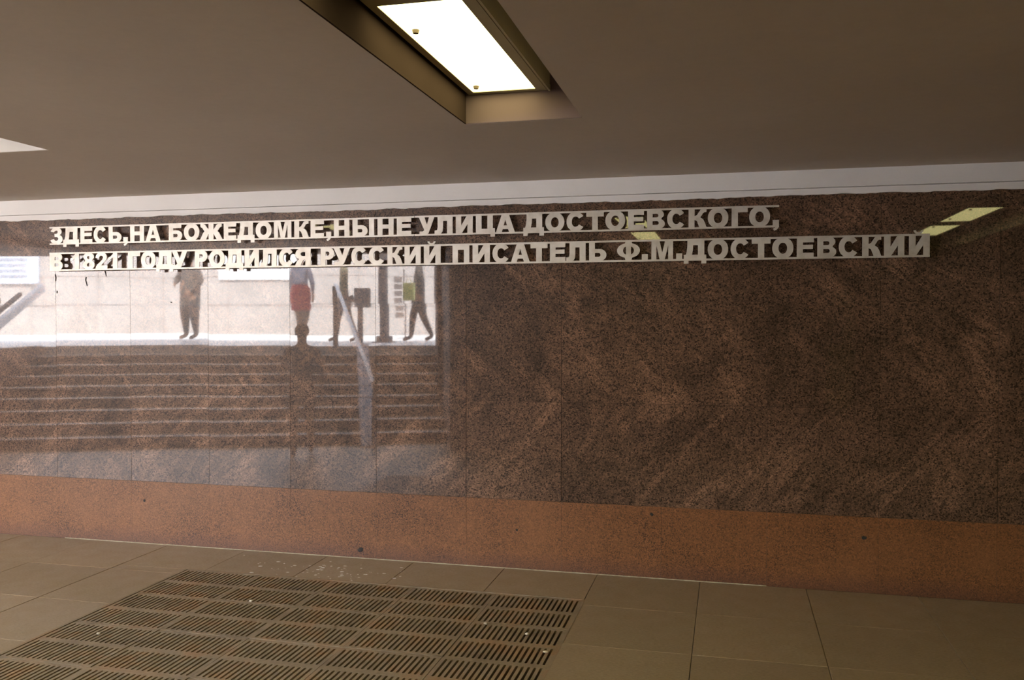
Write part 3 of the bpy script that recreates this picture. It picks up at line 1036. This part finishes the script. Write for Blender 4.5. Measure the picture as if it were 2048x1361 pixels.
def glyph(ch, w):
    s = min(ST, w * .36)
    X = lambda pts: [(x * w, y) for x, y in pts]
    if ch == 'Е': return [[(0, b_), (w, b_), (w, .27), (s, .27), (s, .43), (.95 * w, .43), (.95 * w, .62), (s, .62), (s, .73), (w, .73), (w, t_), (0, t_)]]
    if ch == 'Н': return [[(0, b_), (s, b_), (s, .41), (w - s, .41), (w - s, b_), (w, b_), (w, t_), (w - s, t_), (w - s, .62), (s, .62), (s, t_), (0, t_)]]
    if ch == 'П': return [[(0, b_), (s, b_), (s, .71), (w - s, .71), (w - s, b_), (w, b_), (w, t_), (0, t_)]]
    if ch == 'Г': return [[(0, b_), (min(s * 1.1, .4 * w), b_), (min(s * 1.1, .4 * w), .72), (w, .72), (w, t_), (0, t_)]]
    if ch == 'Т': return [[(w / 2 - s / 2, b_), (w / 2 + s / 2, b_), (w / 2 + s / 2, .71), (w, .71), (w, t_), (0, t_), (0, .71), (w / 2 - s / 2, .71)]]
    if ch == 'О': return [arc(w / 2, .5, w / 2, .465, 0, 360 - 10, 35, 2.15), arc(w / 2, .49, .205 * w, .245, 0, 345, 23, 2.1)]
    if ch == 'С': return [arc(w / 2, .5, w / 2, .465, 33, 327, 30, 2.1) + arc(w / 2, .5, .215 * w, .245, 327, 33, 22, 2.1)]
    if ch == 'В':
        return [[(0, b_)] + arc(.62 * w, .29, .38 * w, .24, -90, 62, 9) + arc(.60 * w, .735, .35 * w, .215, -50, 90, 9) + [(0, t_)], dhole(.31 * w, .64 * w, .59, .76), dhole(.31 * w, .66 * w, .24, .42)]
    if ch == 'Б':
        return [[(0, b_)] + arc(.58 * w, .335, .42 * w, .285, -90, 90, 12) + [(s, .62), (s, .74), (.93 * w, .74), (.93 * w, t_), (0, t_)], dhole(s, .66 * w, .25, .43)]
    if ch == 'Ь':
        return [[(0, b_)] + arc(.58 * w, .335, .42 * w, .285, -90, 90, 12) + [(s, .62), (s, t_), (0, t_)], dhole(s, .66 * w, .25, .43)]
    if ch == 'Ы':
        v = .70 * w
        s2 = w * .235
        return [[(0, b_)] + arc(.58 * v, .335, .42 * v, .285, -90, 90, 12) + [(s2, .62), (s2, t_), (0, t_)], dhole(s2, .66 * v, .25, .43), [(w - s2, b_), (w, b_), (w, t_), (w - s2, t_)]]
    if ch == 'Д': return [X([(0, -.13), (.21, -.13), (.21, .03), (.78, .03), (.78, -.13), (1, -.13), (1, .27), (.91, .27), (.91, t_), (.16, t_), (.155, .62), (.13, .42), (.09, .27), (0, .27)]), X([(.36, .27), (.63, .27), (.63, .70), (.415, .70), (.405, .5)])]
    if ch == 'Ц': return [X([(0, b_), (.77, b_), (.77, -.12), (1, -.12), (1, .29), (.89, .29), (.89, t_), (.61, t_), (.61, .27), (.3, .27), (.3, t_), (0, t_)])]
    if ch == 'А': return [X([(0, b_), (.29, b_), (.36, .23), (.64, .23), (.71, b_), (1, b_), (.68, t_), (.32, t_)]), X([(.405, .41), (.585, .41), (.495, .70)])]
    if ch == 'Ж': return [X([(0, b_), (.25, b_), (.385, .38), (.385, b_), (.60, b_), (.60, .38), (.75, b_), (1, b_), (.91, .28), (.84, .44), (.77, .52), (.83, .62), (.87, .71), (.95, .75), (.95, .93), (.82, .93), (.73, .86), (.67, .73), (.60, .62), (.60, t_), (.385, t_), (.385, .62), (.31, .73), (.25, .86), (.15, .93), (.03, .93), (.03, .75), (.11, .71), (.15, .62), (.21, .52), (.15, .44), (.09, .28)])]
    if ch == 'К': return [X([(0, b_), (.33, b_), (.33, .43), (.46, .37), (.60, b_), (1, b_), (.89, .30), (.79, .46), (.64, .54), (.73, .64), (.79, .74), (.88, .78), (.98, .78), (.98, .94), (.80, .94), (.66, .90), (.56, .78), (.46, .65), (.33, .60), (.33, t_), (0, t_)])]
    if ch == 'М': return [X([(0, b_), (.23, b_), (.23, .74), (.39, b_), (.61, b_), (.78, .74), (.78, b_), (1, b_), (1, t_), (.64, t_), (.505, .40), (.37, t_), (0, t_)])]
    if ch == 'У': return [X([(0, t_), (.34, t_), (.52, .55), (.67, t_), (1, t_), (.69, .28), (.61, .12), (.50, .06), (.36, b_), (.06, b_), (.06, .22), (.25, .215), (.36, .27)])]
    if ch == 'Л': return [X([(0, b_), (.22, b_), (.36, .09), (.44, .20), (.465, .38), (.475, .71), (.69, .71), (.69, b_), (1, b_), (1, t_), (.17, t_), (.17, .42), (.15, .29), (.10, .25), (0, .25)])]
    if ch in 'ИЙ':
        g = [X([(0, b_), (.33, b_), (.69, .52), (.69, b_), (1, b_), (1, t_), (.66, t_), (.32, .46), (.32, t_), (0, t_)])]
        if ch == 'Й': g.append([(x, y) for x, y in arc(.46 * w, 1.15, .24 * w, .16, 180, 360, 12) + arc(.46 * w, 1.15, .13 * w, .085, 360, 180, 12)])
        return g
    if ch == 'З': return [X([(0, .25), (.10, .13), (.30, .06), (.55, .04), (.78, .08), (.94, .17), (1, .29), (.97, .41), (.88, .49), (.76, .53), (.87, .60), (.92, .71), (.88, .83), (.75, .91), (.55, .955), (.36, .945), (.17, .89), (.05, .78), (.04, .74), (.28, .69), (.35, .76), (.46, .795), (.57, .78), (.62, .71), (.57, .64), (.46, .61), (.34, .61), (.34, .44), (.48, .44), (.60, .41), (.65, .33), (.60, .25), (.48, .215), (.36, .235), (.29, .31), (.27, .33)])]
    if ch == '1': return [X([(.50, b_), (1, b_), (1, .95), (.60, .95), (.48, .84), (.28, .73), (0, .66), (0, .49), (.25, .56), (.50, .67)])]
    if ch == '8': return [arc(.5 * w, .30, .5 * w, .26, 128, 412, 24) + arc(.5 * w, .735, .46 * w, .22, -48, 228, 22), arc(.5 * w, .70, .14 * w, .085, 0, 330, 11), arc(.5 * w, .30, .16 * w, .105, 0, 330, 11)]
    if ch == '2': return [X([(0, b_), (1, b_), (1, .26), (.50, .26), (.62, .36), (.82, .48), (.95, .62), (.96, .76), (.86, .88), (.66, .95), (.42, .955), (.20, .90), (.07, .80), (.03, .67), (.32, .64), (.36, .74), (.47, .79), (.60, .77), (.65, .68), (.59, .58), (.42, .46), (.16, .30), (.04, .16)])]
    if ch == 'Р': return [[(0, b_), (s, b_), (s, .35)] + arc(.58 * w, .65, .42 * w, .30, -90, 90, 12) + [(0, t_)], dhole(s, .64 * w, .55, .76)]
    if ch == 'Я': return [X([(1, b_), (.66, b_), (.66, .37), (.58, .37), (.50, .32), (.36, b_), (0, b_), (.12, .24), (.20, .34), (.28, .40), (.13, .47), (.05, .57), (.04, .70), (.10, .82), (.24, .91), (.46, t_), (1, t_)]), X([(.66, .55), (.66, .76), (.50, .76), (.40, .73), (.36, .66), (.40, .58), (.50, .55)])]
    if ch == 'Ф':
        return [[(.38 * w, b_), (.62 * w, b_)] + arc(.5 * w, .52, .5 * w, .34, -72, 72, 18, 2.1) + [(.62 * w, t_), (.38 * w, t_)] + arc(.5 * w, .52, .5 * w, .34, 108, 252, 18, 2.1),
                [(.39 * w, .34)] + arc(.44 * w, .52, .18 * w, .19, 250, 110, 8) + [(.39 * w, .70)], [(.61 * w, .34)] + arc(.56 * w, .52, .18 * w, .19, -70, 70, 8) + [(.61 * w, .70)]]
    if ch == ',': return [X([(0, .33), (1, .33), (1, .05), (.86, -.05), (.62, -.11), (.28, -.155), (.04, -.07), (.40, -.01), (.52, .05), (0, .05)])]
    if ch == '.': return [X([(0, b_), (1, b_), (1, .34), (0, .34)])]
    raise ValueError(ch)


TH = 0.005


def plate(name, contours, x0, z0, h, parent, dy=0.0):
    cu = bpy.data.curves.new(name, 'CURVE')
    cu.dimensions = '2D'
    cu.fill_mode = 'BOTH'
    cu.extrude = TH / 2
    for c in contours:
        sp = cu.splines.new('POLY')
        sp.points.add(len(c) - 1)
        for i, (x, y) in enumerate(c): sp.points[i].co = (x * h, y * h, 0, 1)
        sp.use_cyclic_u = True
    tmp = bpy.data.objects.new(name, cu)
    COL.objects.link(tmp)
    dg = bpy.context.evaluated_depsgraph_get()
    me = bpy.data.meshes.new_from_object(tmp.evaluated_get(dg))
    bpy.data.objects.remove(tmp)
    me.transform(Matrix.Rotation(math.pi / 2, 4, 'X'))
    me.name = name
    me.materials.clear(); me.materials.append(M['steel'])
    for p in me.polygons: p.use_smooth = False
    o = bpy.data.objects.new(name, me)
    o.location = (x0 - parent.location.x, -SOFF + dy - parent.location.y, z0 - parent.location.z)
    # the thin sheet is not quite flat: each letter leans a touch
    o.rotation_euler = (random.uniform(-.012, .012), 0, random.uniform(-.012, .012))
    return link(o, parent)


def row(name, label, items, pa, pb, zb, zt, endbars=()):
    xa, xb = wx(pa), wx(pb)
    root = empty(name, (xa, 0, zb))
    tag(root, label, 'sign', 'steel inscription on the granite wall')
    h = zt - zb
    for y0, y1 in ((0, .085), (.915, 1.0)):
        bm = bmesh.new()
        bx(bm, 0, xb - xa, -SOFF - TH * .7, -SOFF + TH * .7, y0 * h, y1 * h)
        from_bm('rail', bm, M['steel'], root)
    for e0, e1 in endbars:
        bm = bmesh.new()
        bx(bm, wx(e0) - xa, wx(e1) - xa, -SOFF - TH * .55, -SOFF + TH * .55, 0, h)
        from_bm('end_bar', bm, M['steel'], root)
    for ch, p0, p1 in items:
        x0, x1 = wx(p0), wx(p1)
        nm = {',': 'comma', '.': 'full_stop'}.get(ch, 'numeral' if ch in '182' else 'letter')
        plate(nm, glyph(ch, (x1 - x0) / h), x0, zb, h, root)
    n = max(2, int((xb - xa) / 0.55))
    for i in range(n + 1):
        x = 0.03 + (xb - xa - 0.06) * i / n
        for zz in (.045 * h, .955 * h):
            bm = bmesh.new()
            cyl(bm, (x, -SOFF + TH * .5, zz), (x, -0.0005, zz), 0.0035, n=8)
            from_bm('stud', bm, M['steel'], root)
    return root


R1a = [('З', 103.3, 127.8), ('Д', 128.5, 160.5), ('Е', 163, 186.7), ('С', 189.7, 216), ('Ь', 219.7, 245.5), (',', 248.7, 257.6), ('Н', 262.6, 290.3), ('А', 293, 323.6),
       ('Б', 339.5, 366.4), ('О', 369.5, 400.3), ('Ж', 401.3, 447.3), ('Е', 449.2, 474.2), ('Д', 476.5, 510.7), ('О', 513, 544.6), ('М', 549.5, 584.4), ('К', 590, 619), ('Е', 622.4, 649), (',', 653.2, 663.4),
       ('Н', 669, 699.8), ('Ы', 706.2, 749.3), ('Н', 756, 788), ('Е', 794.4, 823.2)]
R1b = [('У', 838, 869.8), ('Л', 869.8, 905.8), ('И', 912.1, 945.7), ('Ц', 952.1, 990), ('А', 991.7, 1030), ('Д', 1046.7, 1087.9), ('О', 1090.6, 1128.3), ('С', 1132.9, 1169), ('Т', 1172.3, 1207),
       ('О', 1210.3, 1249.7), ('Е', 1255.7, 1287.2), ('В', 1293.5, 1328.9), ('С', 1333.5, 1370.2), ('К', 1376.2, 1412.6), ('О', 1414.6, 1455.5), ('Г', 1462, 1494), ('О', 1497, 1538.7), (',', 1544.1, 1556.5)]
R2 = [('В', 104, 127.8), ('1', 142.7, 160.2), ('8', 167.7, 191.2), ('2', 192.2, 216.7), ('1', 218.2, 236.6), ('Г', 257.8, 281.7), ('О', 283.6, 313), ('Д', 314, 347.7), ('У', 345, 376.2),
      ('Р', 391, 416.2), ('О', 419.7, 450.8), ('Д', 452.6, 487.5), ('И', 490.2, 519.3), ('Л', 521.8, 554.5), ('С', 559, 588.8), ('Я', 590.6, 622.4),
      ('Р', 642.3, 669.3), ('У', 667.7, 701.5), ('С', 703.4, 734.7), ('С', 738.5, 770.9), ('К', 775.6, 805.8), ('И', 809.6, 842), ('Й', 848.3, 881.6),
      ('П', 905.4, 938.8), ('И', 945.4, 980), ('С', 985.1, 1019.4), ('А', 1021.8, 1059.6), ('Т', 1060.9, 1094.9), ('Е', 1099.9, 1130.6), ('Л', 1132.5, 1170.9), ('Ь', 1178, 1212.5), ('Ф', 1233.8, 1279.2),
      ('.', 1283.2, 1295), ('М', 1302.3, 1345.4), ('.', 1351.8, 1363.7), ('Д', 1367, 1411.9), ('О', 1414.6, 1455.5), ('С', 1460.4, 1498.7), ('Т', 1502.5, 1540), ('О', 1543.4, 1585.7), ('Е', 1592.5, 1626.2),
      ('В', 1633.5, 1671.3), ('С', 1676.1, 1716), ('К', 1723, 1761.6), ('И', 1766.4, 1807.1), ('Й', 1816.3, 1857.7)]
row('inscription_strip', 'left steel letter strip of the upper line, reading ЗДЕСЬ,НА БОЖЕДОМКЕ,НЫНЕ', R1a, 101.8, 829.2, 2.090, 2.2155)
row('inscription_strip', 'right steel letter strip of the upper line, reading УЛИЦА ДОСТОЕВСКОГО,', R1b, 830.2, 1556.6, 2.090, 2.2165)
row('inscription_strip', 'long steel letter strip of the lower line, beginning В 1821 ГОДУ', R2, 101.2, 1858, 1.9055, 2.0345, endbars=((101.2, 108),))
